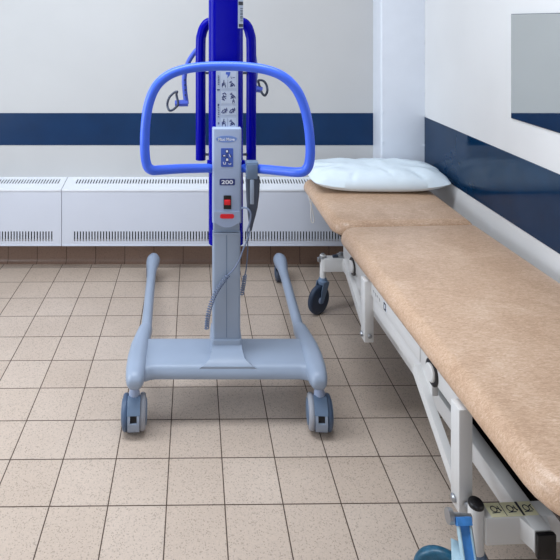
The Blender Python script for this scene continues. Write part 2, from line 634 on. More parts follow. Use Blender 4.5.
g = G()
g.loft([mast_sec(0.632), mast_sec(1.93)])
mast = g.build('mast', 'blue_dark', ho)
g = G()
g.loft([mast_sec(1.925, 0.003), mast_sec(1.96, 0.003), mast_sec(1.968, -0.006)])
g.build('end_cap', 'grey_blue', mast)
# control cover
CY = 2.194
cv = lambda px: (px - VX) / F * CY
cz = lambda py: H - (py - VY) / F * CY
g = G()
g.loft([[Vector((x, y, z)) for x, y in rrect(MX + 0.001 - 0.0585 + e, MX + 0.001 + 0.0585 - e, CY + e, 2.30, 0.010)] for z, e in
        ((0.740, 0.0), (1.113, 0.0), (1.117, 0.001), (1.119, 0.004))])
cov = g.build('control_cover', 'grey_cover', ho)
# hinged flap at the foot of the cover, rounded below
g = G()
pts = [(cv(214), cz(211)), (cv(214), cz(221))] + [(cv(214) + (cv(240) - cv(214)) * t, cz(221) - 0.024 * math.sin(PI * t) ** 0.8) for t in [i / 12 for i in range(1, 12)]] + [(cv(240), cz(221)), (cv(240), cz(211))]
g.poly(pts, XZ(CY + 0.012), 0.0, 0.0165)
g.build('cover_flap', 'grey_cover', ho)
g = G()
g.poly(rrect(cv(220), cv(234), cz(218), cz(213.6), 0.0075), XZ(CY - 0.004), 0.0, 0.0025)
g.build('red_lever', 'red', ho)['label'] = 'small red emergency lever'
g = G()
g.poly(rrect(cv(223.6), cv(231.2), cz(209), cz(195.4), 0.002), XZ(CY), 0.0, 0.003)
sw = g.build('power_switch', 'black', ho)
sw['label'] = 'black switch with a red rocker'
g = G()
g.box(cv(224.3), cv(230.4), CY - 0.009, CY - 0.002, cz(204.4), cz(199.4), 0.0015)
g.build('rocker', 'red', sw)
# logo, plate and button panel
g = G()
g.poly([(cv(226.4) + 0.042 * math.cos(a), cz(139) + 0.0135 * math.sin(a)) for a in [2 * PI * i / 28 for i in range(28)]], XZ(CY), 0, 0.0008)
lg = g.build('maker_logo', 'logo', ho)
g = G()
text_mesh(g, 'Maxi Move', cv(226.4), cz(139.2), 0.0125, CY - 0.0009, 0.066, 0.02)
g.build('lettering', 'white_print', lg)
g = G()
g.poly(rrect(cv(219.5), cv(235), cz(185.3), cz(178.7), 0.006), XZ(CY), 0, 0.001)
nb = g.build('number_plate', 'navy_print', ho)
g = G()
text_mesh(g, '200', cv(227.2), cz(182), 0.0165, CY - 0.0011, 0.046, 0.02)
g.build('lettering', 'white_print', nb)
g = G()
g.poly(rrect(cv(221), cv(233.2), cz(166.8), cz(148.2), 0.003), XZ(CY), 0, 0.0012)
bp_ = g.build('button_panel', 'panel_blue', ho)
g = G()
f = XZ(CY - 0.0012)
k = 1 / 16.97
pc = lambda u, v: (cv(214 + u * k), cz(142 + v * k))
for (u0, u1, v0, v1) in ((205, 236, 138, 172), (204, 240, 280, 318), (158, 192, 224, 240)):
    a, b = pc(u0, v1), pc(u1, v0)
    g.poly([(a[0], a[1]), (b[0], a[1]), (b[0], b[1]), (a[0], b[1])], f, 0, 0.0016)
strokes(g, [(pc(160, 340), pc(164, 375)), (pc(164, 375), pc(194, 375)), (pc(194, 375), pc(198, 340)),
            (pc(250, 365), pc(262, 380)), (pc(262, 380), pc(282, 378)), (pc(282, 378), pc(286, 358)), (pc(258, 205), pc(276, 250))], 0.0028, XZ(CY - 0.0022))
g.build('symbol', 'white_print', bp_)
g = G()
f = XZ(CY - 0.0011)
for (u0, u1, v0, v1) in ((140, 205, 212, 252), (196, 246, 126, 184), (194, 248, 268, 330)):
    a, b = pc(u0, v1), pc(u1, v0)
    g.poly(rrect(a[0], b[0], a[1], b[1], 0.001, 2), f, 0, 0.0006)
g.poly([pc(268, 200), pc(268, 252), pc(310, 252)], f, 0, 0.0009)
strokes(g, [(pc(222, 184), pc(222, 268)), (pc(250, 345), pc(285, 345))], 0.0026, f)
g.build('symbol', 'navy_print', bp_)
# printed instruction strip on the mast
LY = 2.2310
lv = lambda px: (px - VX) / F * LY
lz = lambda py: H - (py - VY) / F * LY
g = G()
g.poly(rrect(lv(216.0), lv(238.0), lz(130), lz(70.6), 0.003), XZ(LY + 0.0005), 0, 0.0025)
lb = g.build('instruction_label', 'label', ho)
LY2 = LY - 0.0022
q = 1 / 9.333
pl = lambda u, v: (lv(212 + u * q), lz(70 + v * q))
g = G()
for (v0, v1) in ((16, 84), (86, 172), (198, 312), (338, 418), (446, 532)):
    a, b = pl(82, v1), pl(226, v0)
    g.poly([(a[0], a[1]), (b[0], a[1]), (b[0], b[1]), (a[0], b[1])], XZ(LY2), 0, 0.0004)
g.build('picture_cell', mat('label_cell_grey', (190, 201, 218), 0.45, var=0.02), lb)
g = G()
f = XZ(LY2 - 0.0004)
g.poly([pl(130, 18), pl(172, 18), pl(166, 48), pl(140, 78), pl(148, 44), pl(128, 40)], f, 0, 0.0006)
g.build('flag_mark', 'panel_blue', lb)
g = G()


def figure(u, v, s, kind):
    P_ = lambda a, b: pl(u + a * s, v + b * s)
    seg = []
    if kind == 0:      # sitting person seen from the side
        seg = [((0, -26), (-6, 4)), ((-6, 4), (12, 8)), ((12, 8), (16, 30)), ((-2, -12), (14, -6)), ((-14, -8), (-16, 30)), ((-16, 12), (-4, 12)), ((0, -34), (2, -26))]
    elif kind == 1:    # person leaning over another
        seg = [((-22, -16), (4, -8)), ((4, -8), (20, 6)), ((-12, 12), (22, 8)), ((22, 8), (26, 22)), ((-16, 24), (10, 16)), ((-2, -26), (-14, -22)), ((2, -2), (-10, 8))]
    elif kind == 2:    # standing carer
        seg = [((-14, -24), (6, -34)), ((6, -34), (18, -18)), ((-4, -16), (-10, 12)), ((-10, 12), (4, 30)), ((-18, 2), (18, -6)), ((2, 0), (14, 16)), ((-16, 18), (-6, 26))]
    else:              # lying person
        seg = [((-26, 16), (-12, -6)), ((-12, -6), (22, -14)), ((-6, 14), (26, -4)), ((4, -20), (14, 18)), ((20, -26), (26, -8)), ((-20, 20), (0, 20))]
    strokes(g, [(P_(*a), P_(*b)) for a, b in seg], 0.0030 * min(s, 1.0) + 0.0002, f)


figure(110, 130, 1.0, 0)
figure(185, 130, 1.0, 1)
figure(112, 250, 1.1, 2)
figure(190, 240, 1.0, 1)
figure(200, 288, 0.6, 0)
figure(115, 380, 1.0, 3)
figure(188, 378, 1.0, 3)
figure(110, 492, 1.0, 0)
figure(185, 492, 1.0, 1)
strokes(g, [(pl(176, 62), pl(182, 80)), (pl(190, 72), pl(212, 70))], 0.0022, f)
strokes(g, [(pl(146, 90), pl(146, 168)), (pl(146, 448), pl(146, 528))], 0.0008, f)
strokes(g, [(pl(56, v), pl(66, v + 4)) for v in (54, 70, 84, 98, 112, 130, 316, 350, 372, 392, 410, 434, 490, 500)], 0.0030, f)
strokes(g, [(pl(50, 184), pl(70, 184)), (pl(58, 322), pl(58, 334))], 0.0050, f)
g.build('pictogram', 'navy_print', lb)
# barcode sticker wrapped round the mast's right front edge
g = G()


def wrap(a0, a1, z0, z1, e):
    cx_, cy_, r_ = 0.178 - 0.034, 2.2315 + 0.034, 0.034
    n = 6
    outer = [(cx_ + (r_ + e) * math.cos(a0 + (a1 - a0) * i / n), cy_ + (r_ + e) * math.sin(a0 + (a1 - a0) * i / n)) for i in range(n + 1)]
    inner = [(cx_ + (r_ - 0.002) * math.cos(a0 + (a1 - a0) * i / n), cy_ + (r_ - 0.002) * math.sin(a0 + (a1 - a0) * i / n)) for i in range(n, -1, -1)]
    g.poly(outer + inner, lambda a, b, d: Vector((a, b, d)), z0, z1)


mz = lambda py: H - (py - VY) / F * 2.23
wrap(-1.25, -0.25, mz(28.2), 1.70, 0.0008)
st = g.build('barcode_sticker', 'label', mast)
g = G()
wrap(-1.15, -0.35, mz(27.0), mz(24.0), 0.0014)
wrap(-1.2, -0.3, mz(5.0), mz(1.5), 0.0014)
for i, zz in enumerate((8, 10, 11.5, 13, 14.2, 16, 17, 18.5, 20.5)):
    wrap(-0.95, -0.45, mz(zz + 0.6), mz(zz), 0.0014)
g.build('barcode', 'dark_print', mast)

# push handle: one bent tube
hp = [(213.5, 168, 2.235), (200, 168.3, 2.20), (180, 168.8, 2.13), (160, 170, 2.08), (152, 170, 2.06), (147, 165, 2.055), (144.8, 150, 2.05), (145.5, 125, 2.05),
      (149, 103, 2.05), (156.5, 86, 2.05), (169, 75, 2.055), (186, 69, 2.07), (206, 66.5, 2.085), (226, 66, 2.09), (246, 66.8, 2.085), (266, 69.8, 2.07), (283, 76.5, 2.055),
      (296, 89, 2.05), (304, 106, 2.05), (308.5, 126, 2.05), (310.3, 148, 2.05), (309.2, 163, 2.055), (305, 170.5, 2.06), (297, 172.3, 2.07), (280, 170.8, 2.12), (260, 169, 2.18), (241, 168, 2.235)]
g = G()
g.tube(smooth_path([((px - VX) / F * Y, Y, H - (py - VY) / F * Y) for px, py, Y in hp], 5), 0.0182, 14)
g.build('push_handle', 'blue_light', ho)
g = G()
g.box(MX - 0.078, MX + 0.078, 2.222, 2.26, cz(173), cz(163.5), 0.004)
g.build('handle_bracket', 'blue_dark', ho)

# lifting frame: inverted U tube behind the mast
YU = 2.45
ua = [(0.003, 0.93), (0.003, 1.20), (0.003, 1.44), (0.008, 1.49), (0.022, 1.527), (0.048, 1.545), (0.116, 1.548), (0.184, 1.545), (0.210, 1.527), (0.224, 1.49), (0.229, 1.44), (0.229, 1.20), (0.229, 0.93)]
g = G()
g.tube(smooth_path([(x, YU, z) for x, z in ua], 5), 0.0225, 16)
uf = g.build('lifting_frame', 'blue_dark', ho)
for zz in (1.318, 0.955):
    g = G()
    g.box(0.006, 0.226, 2.438, 2.450, zz - 0.005, zz + 0.005, 0.002)
    g.box(MX - 0.04, MX + 0.04, 2.34, 2.452, zz - 0.012, zz + 0.012, 0.003)
    g.build('cross_bolt', 'grey_dark', uf)
# sling arms with hooks at the back
YA = 2.52
pa = lambda px, py, Y=YA: Vector(((px - VX) / F * Y, Y, H - (py - VY) / F * Y))
for side, path, lug, ring in (
        (0, [(200, 47), (195, 52), (188.5, 62), (184.5, 76), (184.8, 90), (186.5, 104)], [(188, 103), (181, 103.2), (175, 103.4)],
         [(177, 91.5), (176.5, 95), (178, 104), (174, 109), (169.5, 110.5), (167.3, 105), (169, 98), (173, 93.5)]),
        (1, [(252, 47), (254, 56), (255.5, 70), (254.5, 82), (254, 90)], [(254, 89), (258, 89), (262, 90)],
         [(258.5, 80.5), (259.5, 86), (262, 93), (265, 95.5), (267.3, 91), (266.5, 85), (263.5, 81)])):
    g = G()
    g.tube(smooth_path([pa(*p) for p in path], 6), 0.0115, 10, flat=1.0)
    arm = g.build('sling_arm', 'blue_mid', ho)
    g = G()
    g.tube([pa(*p) for p in lug], [0.016, 0.0155, 0.014], 8)
    g.build('lug', 'blue_mid', arm)
    g = G()
    g.tube(smooth_path([pa(px, py, YA - 0.012 + 0.01 * (i % 2)) for i, (px, py) in enumerate(ring)], 5, True), 0.0056, 8, closed=True)
    g.build('hook', 'grey_dark', arm)
    if side == 0:
        g = G()
        for py in (80, 85, 90, 95):
            c = pa(184.9 + (py - 80) * 0.03, py, YA - 0.0115)
            g.lathe([(0.004, 0), (0.004, 0.002)], Matrix.Translation(c) @ Matrix.Rotation(PI / 2, 4, 'X'), 10)
        g.build('adjusting_hole', 'dark_print', arm)


# rear shrouds over the legs, legs and front casters
def sec_rr(x0, x1, z0, z1, r, y, n=4):
    return [Vector((x, y, z)) for x, z in rrect(x0, x1, z0, z1, r, n)]


for sgn in (-1, 1):
    cx = 0.1
    X = lambda d: cx + sgn * d
    g = G()
    rows = [  # y, inner, outer, zbot, ztop
        (2.030, 0.327, 0.361, 0.190, 0.212), (2.034, 0.320, 0.369, 0.180, 0.222), (2.045, 0.314, 0.375, 0.172, 0.232), (2.065, 0.310, 0.380, 0.168, 0.238), (2.11, 0.309, 0.385, 0.166, 0.241),
        (2.18, 0.311, 0.3875, 0.166, 0.241), (2.26, 0.312, 0.385, 0.166, 0.238), (2.33, 0.311, 0.377, 0.166, 0.233),
        (2.395, 0.308, 0.369, 0.167, 0.229), (2.409, 0.310, 0.366, 0.169, 0.225), (2.413, 0.316, 0.360, 0.176, 0.218)]
    secs = []
    for y, i, o, zb, zt in rows:
        a, b = sorted((X(i), X(o)))
        secs.append(sec_rr(a, b, zb, zt, min(0.028, (b - a) * 0.45, (zt - zb) * 0.45), y))
    g.loft(secs)
    leg = g.build('leg', 'grey_blue', ho)
    g = G()
    xa_, xb_ = X(0.335), X(0.381)
    pts = [(2.38, 0.192, 0.0235), (2.50, 0.182, 0.0235), (2.80, 0.154, 0.024), (3.05, 0.128, 0.0245), (3.16, 0.117, 0.028), (3.22, 0.113, 0.035), (3.27, 0.110, 0.0395), (3.31, 0.107, 0.0395), (3.336, 0.105, 0.033), (3.350, 0.103, 0.020), (3.354, 0.102, 0.004)]
    path = [(xa_ + (xb_ - xa_) * min(1, (y - 2.38) / 0.85), y, z) for y, z, r in pts]
    g.tube(path, [p[2] for p in pts], 16, up=(0, 0, 1))
    g.build('leg_tube', 'grey_blue', leg)
    # small front wheel beneath the tip
    g = G()
    wx = X(0.381) - 0.014
    g.lathe([(0.012, -0.017), (0.034, -0.017), (0.039, -0.011), (0.039, 0.011), (0.034, 0.017), (0.012, 0.017)], Matrix.Translation((wx, 3.262, 0.039)) @ Matrix.Rotation(PI / 2, 4, 'Y'), 28)
    g.build('front_wheel', 'grey_dark', leg)
    g = G()
    g.box(wx - 0.022, wx - 0.018, 3.240, 3.284, 0.03, 0.098, 0.002)
    g.box(wx + 0.018, wx + 0.022, 3.240, 3.284, 0.03, 0.098, 0.002)
    g.box(wx - 0.022, wx + 0.022, 3.248, 3.276, 0.084, 0.098, 0.002)
    g.build('wheel_fork', 'caster', leg)

# rear twin-wheel braked casters
for cx, yaw in ((-0.250, 0.06), (0.455, -0.08)):
    T = Matrix.Translation((cx, 2.088, 0)) @ rotz(yaw)
    root = G()
    # hood / body between the wheels
    pts = arc(0.0, 0.062, 0.0585, 0.15, PI + 0.1, 16) + [(-0.035, 0.05), (0.02, 0.045)]
    root.poly([(a, b) for a, b in pts], lambda a, b, d: T @ Vector((d, a, b)), -0.017, 0.017)
    root.lathe([(0.020, 0.112), (0.021, 0.135), (0.016, 0.15), (0.016, 0.172)], T, 20)
    cas = root.build('caster', 'grey_cover', ho)
    for sx in (-1, 1):
        g = G()
        g.lathe([(0.010, -0.0125), (0.046, -0.0125), (0.056, -0.011), (0.061, -0.006), (0.062, 0.0), (0.061, 0.006), (0.056, 0.011), (0.046, 0.0125), (0.010, 0.0125)],
                T @ Matrix.Translation((sx * 0.0315, 0, 0.062)) @ Matrix.Rotation(PI / 2, 4, 'Y'), 36)
        g.build('wheel', 'tyre_pale' if sx * cx < 0 else 'caster', cas)
        g = G()
        g.lathe([(0.044, -0.002), (0.044, 0.003), (0.030, 0.005), (0.004, 0.005)] if sx > 0 else [(0.044, 0.002), (0.044, -0.003), (0.030, -0.005), (0.004, -0.005)],
                T @ Matrix.Translation((sx * 0.0435, 0, 0.062)) @ Matrix.Rotation(PI / 2, 4, 'Y'), 28)
        g.build('hub_cover', 'grey_mid', cas)
    # brake lever arching over the front
    g = G()

    def arc_band(r0, r1, a0, a1, x0, x1, n=8):
        g.poly(arc(0, 0.062, r1, a0, a1, n) + arc(0, 0.062, r0, a1, a0, n), lambda a, b, d: T @ Vector((d, a, b)), x0, x1)
    arc_band(0.055, 0.0695, PI * 0.55, PI * 0.87, -0.024, 0.024)
    g.build('brake_lever', 'grey_mid', cas)
    g = G()
    arc_band(0.055, 0.0680, PI * 0.87, PI * 1.18, -0.022, -0.0125)
    arc_band(0.055, 0.0680, PI * 0.87, PI * 1.18, 0.0125, 0.022)
    arc_band(0.055, 0.0680, PI * 1.00, PI * 1.18, -0.022, 0.022)
    g.build('release_tab', 'grey_blue', cas)
    g = G()
    arc_band(0.045, 0.0600, PI * 0.86, PI * 1.01, -0.0125, 0.0125)
    g.build('tab_recess', 'dark', cas)

# ------------------------------------------------------------------ hand control hanging on the push handle
HY = 2.185
hx = lambda px, Y=HY: (px - VX) / F * Y
hz = lambda py, Y=HY: H - (py - VY) / F * Y
hs = thing('hand_control', (hx(252), HY, hz(168)), 'dark grey hand control with coiled cord clipped on the right bar of the hoist handle', 'remote control')
g = G()
g.box(hx(246), hx(257.2), HY - 0.030, HY + 0.028, hz(177.5), hz(162.5), 0.005)
g.box(hx(245.4), hx(258.0), HY - 0.026, HY + 0.024, hz(164), hz(161.3), 0.003)
g.build('handset_clip', 'grey_mid', hs)
g = G()
body = [(176, 245.4, 259.2, 0.014), (184, 245.6, 259.3, 0.016), (194, 246.0, 258.6, 0.017), (206, 246.8, 257.0, 0.017), (214, 247.6, 255.2, 0.015), (222, 248.6, 253.0, 0.012), (229, 249.4, 251.4, 0.008)]
g.loft([[Vector((x, y, hz(py))) for x, y in rrect(hx(a), hx(b), HY - 0.012 - d, HY - 0.012 + d, min(0.008, (hx(b) - hx(a)) * 0.4, d * 0.8), 4)] for py, a, b, d in body])
g.build('handset_body', 'grey_dark', hs)
g = G()
g.box(hx(249.4), hx(253.4), HY - 0.031, HY - 0.026, hz(202), hz(177.5), 0.003)
g.build('key_strip', 'grey_blue', hs)
# cord: loop from cover to handset tip, straight run, coils
PC = lambda px, py, Y: Vector(((px - VX) / F * Y, Y, H - (py - VY) / F * Y))
g = G()
g.tube(smooth_path([PC(241, 208.5, 2.20), PC(244, 207.6, 2.165), PC(248, 209, 2.148), PC(250.8, 214, 2.146), PC(250, 222, 2.150), PC(247.6, 229, 2.155), PC(247, 233, 2.16)], 6), 0.0038, 8)
g.build('cord_loop', 'cord', hs)
g = G()
g.tube(smooth_path([PC(250.3, 228.5, 2.17), PC(248, 238, 2.17), PC(243, 250, 2.175), PC(238.5, 262, 2.185), PC(233, 270, 2.188), PC(227, 276, 2.190)], 6), 0.0032, 8)


def coil(path, R, turns, r):
    pts = smooth_path(path, 40)
    L = [0.0]
    for i in range(1, len(pts)):
        L.append(L[-1] + (pts[i] - pts[i - 1]).length)
    out = []
    N = turns * 12
    u = Vector((0, 1, 0))
    j = 0
    for i in range(N + 1):
        s = L[-1] * i / N
        while j < len(L) - 2 and L[j + 1] < s:
            j += 1
        t = (s - L[j]) / max(1e-9, L[j + 1] - L[j])
        p = pts[j].lerp(pts[j + 1], t)
        tg = (pts[j + 1] - pts[j]).normalized()
        uu = (u - tg * u.dot(tg)).normalized()
        vv = tg.cross(uu)
        a = 2 * PI * turns * i / N
        out.append(p + (uu * math.cos(a) + vv * math.sin(a)) * R)
    g.tube(out, r, 6)


coil([PC(228, 275, 2.190), PC(222, 283, 2.190), PC(215, 294, 2.189), PC(210, 307, 2.187), PC(207.4, 319, 2.187), PC(206.8, 329, 2.19)], 0.0078, 24, 0.0024)
g.build('coiled_cord', 'cord', hs)
g = G()
g.tube(smooth_path([PC(247.3, 232, 2.19), PC(247.6, 250, 2.26), PC(246.3, 268, 2.32), PC(244.6, 276, 2.34)], 6), 0.0026, 8)
coil([PC(244.8, 275, 2.34), PC(243.6, 284, 2.345), PC(241.5, 295, 2.35)], 0.0075, 9, 0.0024)
g.build('coiled_cord', 'cord', hs)

# ------------------------------------------------------------------ treatment couch
TH = 0.048
bx, by = 0.711, 1.05
bd = thing('treatment_couch', (bx, by, 0), 'tan vinyl two-section treatment couch on a cream wheeled steel frame along the right wall', 'couch', TH, True)
BL = lambda X, Y: ((X - bx) * math.cos(TH) + (Y - by) * math.sin(TH), -(X - bx) * math.sin(TH) + (Y - by) * math.cos(TH))


def cushion(x0, x1, y0, y1, z0, z1, rc, tilt=0.0, rt=0.045, rb=0.018, pivot=None):
    g = G()
    prof = []
    for i in range(5):
        a = PI / 2 * i / 4
        prof.append((rb * (1 - math.sin(a)), z0 + rb * (1 - math.cos(a))))
    for i in range(9):
        a = PI / 2 * i / 8
        prof.append((rt * (1 - math.cos(a)), z1 - (z1 - z0 - rb) * (1 - math.sin(a))))
    for d, dz in ((0.07, 0.0015), (0.11, 0.003), (0.16, 0.0045), (0.22, 0.005)):
        prof.append((d, z1 + dz))
    secs = []
    for d, z in prof:
        rr = tuple(max(0.012, c - d) for c in rc)
        s = []
        for x, y in rrect(x0 + d, x1 - d, y0 + d, y1 - d, rr, 7):
            zz = z
            if tilt:
                zz = z + (y - pivot) * tilt
            s.append(Vector((x, y, zz)))
        secs.append(s)
    g.loft(secs)
    return g


seat = cushion(0.0, 0.672, 0.0, 1.518, 0.530, 0.597, (0.15, 0.15, 0.025, 0.085)).build('seat_section', 'vinyl', bd)
head = cushion(-0.004, 0.676, 1.526, 2.19, 0.530, 0.597, (0.085, 0.025, 0.05, 0.05), 0.045, pivot=1.526).build('head_section', 'vinyl', bd)
g = G()
g.box(0.03, 0.642, 0.06, 1.49, 0.522, 0.5315, 0.002)
g.build('base_board', 'under', seat)
g = G()
sh = Matrix.Identity(4)
sh[2][1] = 0.045
sh[2][3] = -0.045 * 1.526
g.box(0.03, 0.642, 1.55, 2.15, 0.522, 0.5315, 0.002, T=sh)
g.build('base_board', 'under', head)
for s in (0.10, 0.54):
    g = G()
    g.box(s, s + 0.03, 1.50, 2.05, 0.495, 0.523, 0.003, T=sh)
    g.build('head_frame', 'frame', bd)
# white cord loop under the head section
g = G()
cxl = lambda px, py, Y: Vector((*BL((px - VX) / F * Y, Y), H - (py - VY) / F * Y))
g.tube(smooth_path([cxl(308.5, 196, 3.02), cxl(311.2, 206, 3.02), cxl(313.5, 216, 3.02), cxl(313.8, 222, 3.02), cxl(311.6, 222, 3.02), cxl(311.0, 212, 3.02), cxl(312, 196, 3.02)], 6), 0.003, 6)
g.build('cord_loop', 'white_cord', bd)

# upper frame with side panels
g = G()
for s in (0.045, 0.600):
    g.box(s, s + 0.032, 0.44, 1.50, 0.470, 0.523, 0.004)
for t in (0.42, 0.95, 1.42):
    g.box(0.07, 0.61, t, t + 0.04, 0.475, 0.518, 0.004)
g.build('upper_frame', 'frame', bd)
for x0, x1, vis in ((0.018, 0.024, True), (0.648, 0.654, False)):
    g = G()
    g.box(x0, x1, 0.405, 0.682, 0.468, 0.524, 0.0015)
    g.box(x0, x1, 0.686, 1.47, 0.468, 0.524, 0.0015)
    lo = (0.026, 0.046) if vis else (0.626, 0.646)
    g.box(lo[0], lo[1], 0.62, 1.47, 0.405, 0.4675, 0.003)
    pn = g.build('side_panel', 'frame', bd)
    if vis:
        g = G()
        t0 = BL(0.685, 2.02)[1]
        g.box(0.0168, 0.0182, t0 - 0.014, t0 + 0.014, 0.483, 0.512)
        g.build('label_mark', 'white_print', pn)
        g = G()
        ff = lambda a, b, d: Vector((0.0168 - d, a, b))
        strokes(g, [((t0 - 0.008, 0.486), (t0 - 0.008, 0.508)), ((t0 + 0.008, 0.486), (t0 + 0.008, 0.508)), ((t0 - 0.008, 0.508), (t0 + 0.008, 0.508)), ((t0 - 0.008, 0.486), (t0 + 0.008, 0.486))], 0.006, ff)
        for k_ in range(4):
            if k_ == 0:
                g.build('label_frame', 'dark_print', pn)
                g = G()
            strokes(g, [((t0 + 0.05 + 0.02 * k_, 0.490 + 0.004 * (k_ % 2)), (t0 + 0.058 + 0.02 * k_, 0.499))], 0.003, lambda a, b, d: Vector((0.018 - d, a, b)))
        g.build('label_text', 'dark_print', pn)
# legs, links and pivots
for sx in (0, 1):
    s0, s1 = (-0.009, 0.029) if sx == 0 else (0.637, 0.676)
    so = -0.009 if sx == 0 else 0.676
    di = -1 if sx == 0 else 1
    for t, tk, zb in ((0.396, 0.600, 0.248), (1.112, 1.335, 0.280)):
        g = G()
        g.box(s0, s1, t, t + 0.046, zb, 0.524, 0.004)
        lg_ = g.build('leg', 'frame', bd)
        for e in (-0.004, 0.05):
            g = G()
            g.lathe([(0.008, 0), (0.009, 0.004), (0.006, 0.007)], Matrix.Translation(((s0 + s1) / 2 + 0.0, t + e, zb + 0.03)) @ Matrix.Rotation(PI / 2 * (1 if e < 0 else -1), 4, 'X'), 14)
            g.build('bolt', 'steel', lg_)
        g = G()
        g.lathe([(0.010, 0), (0.011, 0.005), (0.007, 0.009)], Matrix.Translation((so, t + 0.023, zb + 0.025)) @ Matrix.Rotation(PI / 2 * di, 4, 'Y'), 14)
        g.build('bolt', 'steel', lg_)
        # link arm
        c = 0.016 if sx == 0 else 0.656
        a = Vector((c, 0.705, 0.440)) if tk < 1 else Vector((c, 1.435, 0.462))
        b = Vector((c, t + 0.045, zb + 0.025))
        mid = a.lerp(b, 0.42)
        g = G()
        pth = smooth_path([a, mid, b], 6)
        secs = []
        for i, p in enumerate(pth):
            tg = (pth[min(i + 1, len(pth) - 1)] - pth[max(i - 1, 0)]).normalized()
            n_ = Vector((1, 0, 0)).cross(tg)
            secs.append([p + Vector((dx, 0, 0)) + n_ * dn for dx, dn in ((-0.011, -0.017), (0.011, -0.017), (0.011, 0.017), (-0.011, 0.017))])
        g.loft(secs)
        g.build('link_arm', 'frame', bd)
        g = G()
        xo = 0.0165 if sx == 0 else 0.6555
        Tk = Matrix.Translation((xo, tk, 0.492 if tk < 1 else 0.482)) @ Matrix.Rotation(PI / 2 * di, 4, 'Y')
        g.lathe([(0.038, -0.004), (0.038, 0.002), (0.036, 0.003), (0.030, 0.003)], Tk, 28)
        pv = g.build('pivot_cap', 'black', bd)
        g = G()
        g.lathe([(0.026, 0.0), (0.026, 0.008), (0.023, 0.011), (0.003, 0.011)], Tk, 28)
        g.build('pivot_disc', 'frame', pv)
# base frame
for s in (0.135, 0.501):
    g = G()
    g.box(s, s + 0.046, 0.306, 1.872, 0.224, 0.283, 0.004)
    bm_ = g.build('base_beam', 'frame', bd)
    for t0, t1 in ((0.291, 0.303),):
        g = G()
        g.box(s - 0.001, s + 0.047, t0, t1, 0.223, 0.284, 0.003)
        g.build('end_cap', 'black', bm_)
for t, nm in ((0.345, 'foot'), (1.850, 'head')):
    g = G()
    dz = -0.008 if nm == 'foot' else 0.0
    g.box(0.034, 0.642, t, t + 0.046, 0.219 + dz, 0.2905 + dz, 0.004)
    # flared gussets where the beams cross
    if nm == 'foot':
        for s in (0.156, 0.522):
            g.poly([(s - 0.034, t + 0.002), (s - 0.020, t - 0.036), (s + 0.024, t - 0.036), (s + 0.038, t + 0.002)], lambda a, b, d: Vector((a, b, d)), 0.228, 0.2815)
    g.build('cross_bar', 'frame', bd)
# lift actuator in the middle (dark, between the beams)
g = G()
g.lathe([(0.03, 0), (0.034, 0.01), (0.034, 0.62), (0.02, 0.64), (0.014, 0.65), (0.014, 0.80)], Matrix.Translation((0.34, 0.55, 0.33)) @ Matrix.Rotation(-PI / 2 + 0.12, 4, 'X'), 24)
g.box(0.30, 0.38, 0.50, 0.62, 0.27, 0.40, 0.01)
g.build('lift_actuator', 'black', bd)
g = G()
g.box(0.184, 0.498, 0.43, 1.60, 0.226, 0.252, 0.004)
g.build('black_board', 'black', bd)  # flat black board added to make the gap beside the beam black
# silver catch on the head cross bar
g = G()
g.box(0.112, 0.165, 1.857, 1.888, 0.291, 0.306, 0.003)
g.box(0.122, 0.150, 1.862, 1.884, 0.306, 0.314, 0.003)
ct = g.build('catch', 'steel', bd)
g = G()
g.tube([(0.085, 1.865, 0.298), (0.115, 1.865, 0.299)], 0.008, 10)
g.build('catch_knob', 'grey_dark', ct)
# sticker on the foot cross bar
g = G()
g.box(0.051, 0.176, 0.3475, 0.3875, 0.2823, 0.2835)
stk = g.build('pedal_sticker', 'sticker', bd)
stk['label'] = 'yellow sticker with foot pedal signs'
g = G()
ff = lambda a, b, d: Vector((a, b, 0.2834 + d))
for s in (0.0925, 0.135):
    strokes(g, [((s, 0.349), (s, 0.386))], 0.0016, ff)
strokes(g, [((0.137, 0.349), (0.1385, 0.386))], 0.005, ff)
for s, fl in ((0.060, 1), (0.103, 1), (0.146, -1)):
    ring = [(s + 0.009 + 0.0075 * math.cos(2 * PI * i / 10), 0.369 + 0.0085 * math.sin(2 * PI * i / 10)) for i in range(11)]
    strokes(g, list(zip(ring[:-1], ring[1:])), 0.0022, ff)
    strokes(g, [((s, 0.358), (s + 0.020, 0.359)), ((s + 0.017, 0.372), (s + 0.027, 0.364 if fl > 0 else 0.378)), ((s + 0.022, 0.376), (s + 0.024, 0.362))], 0.0022, ff)
g.build('pedal_sign', 'dark_print', stk)


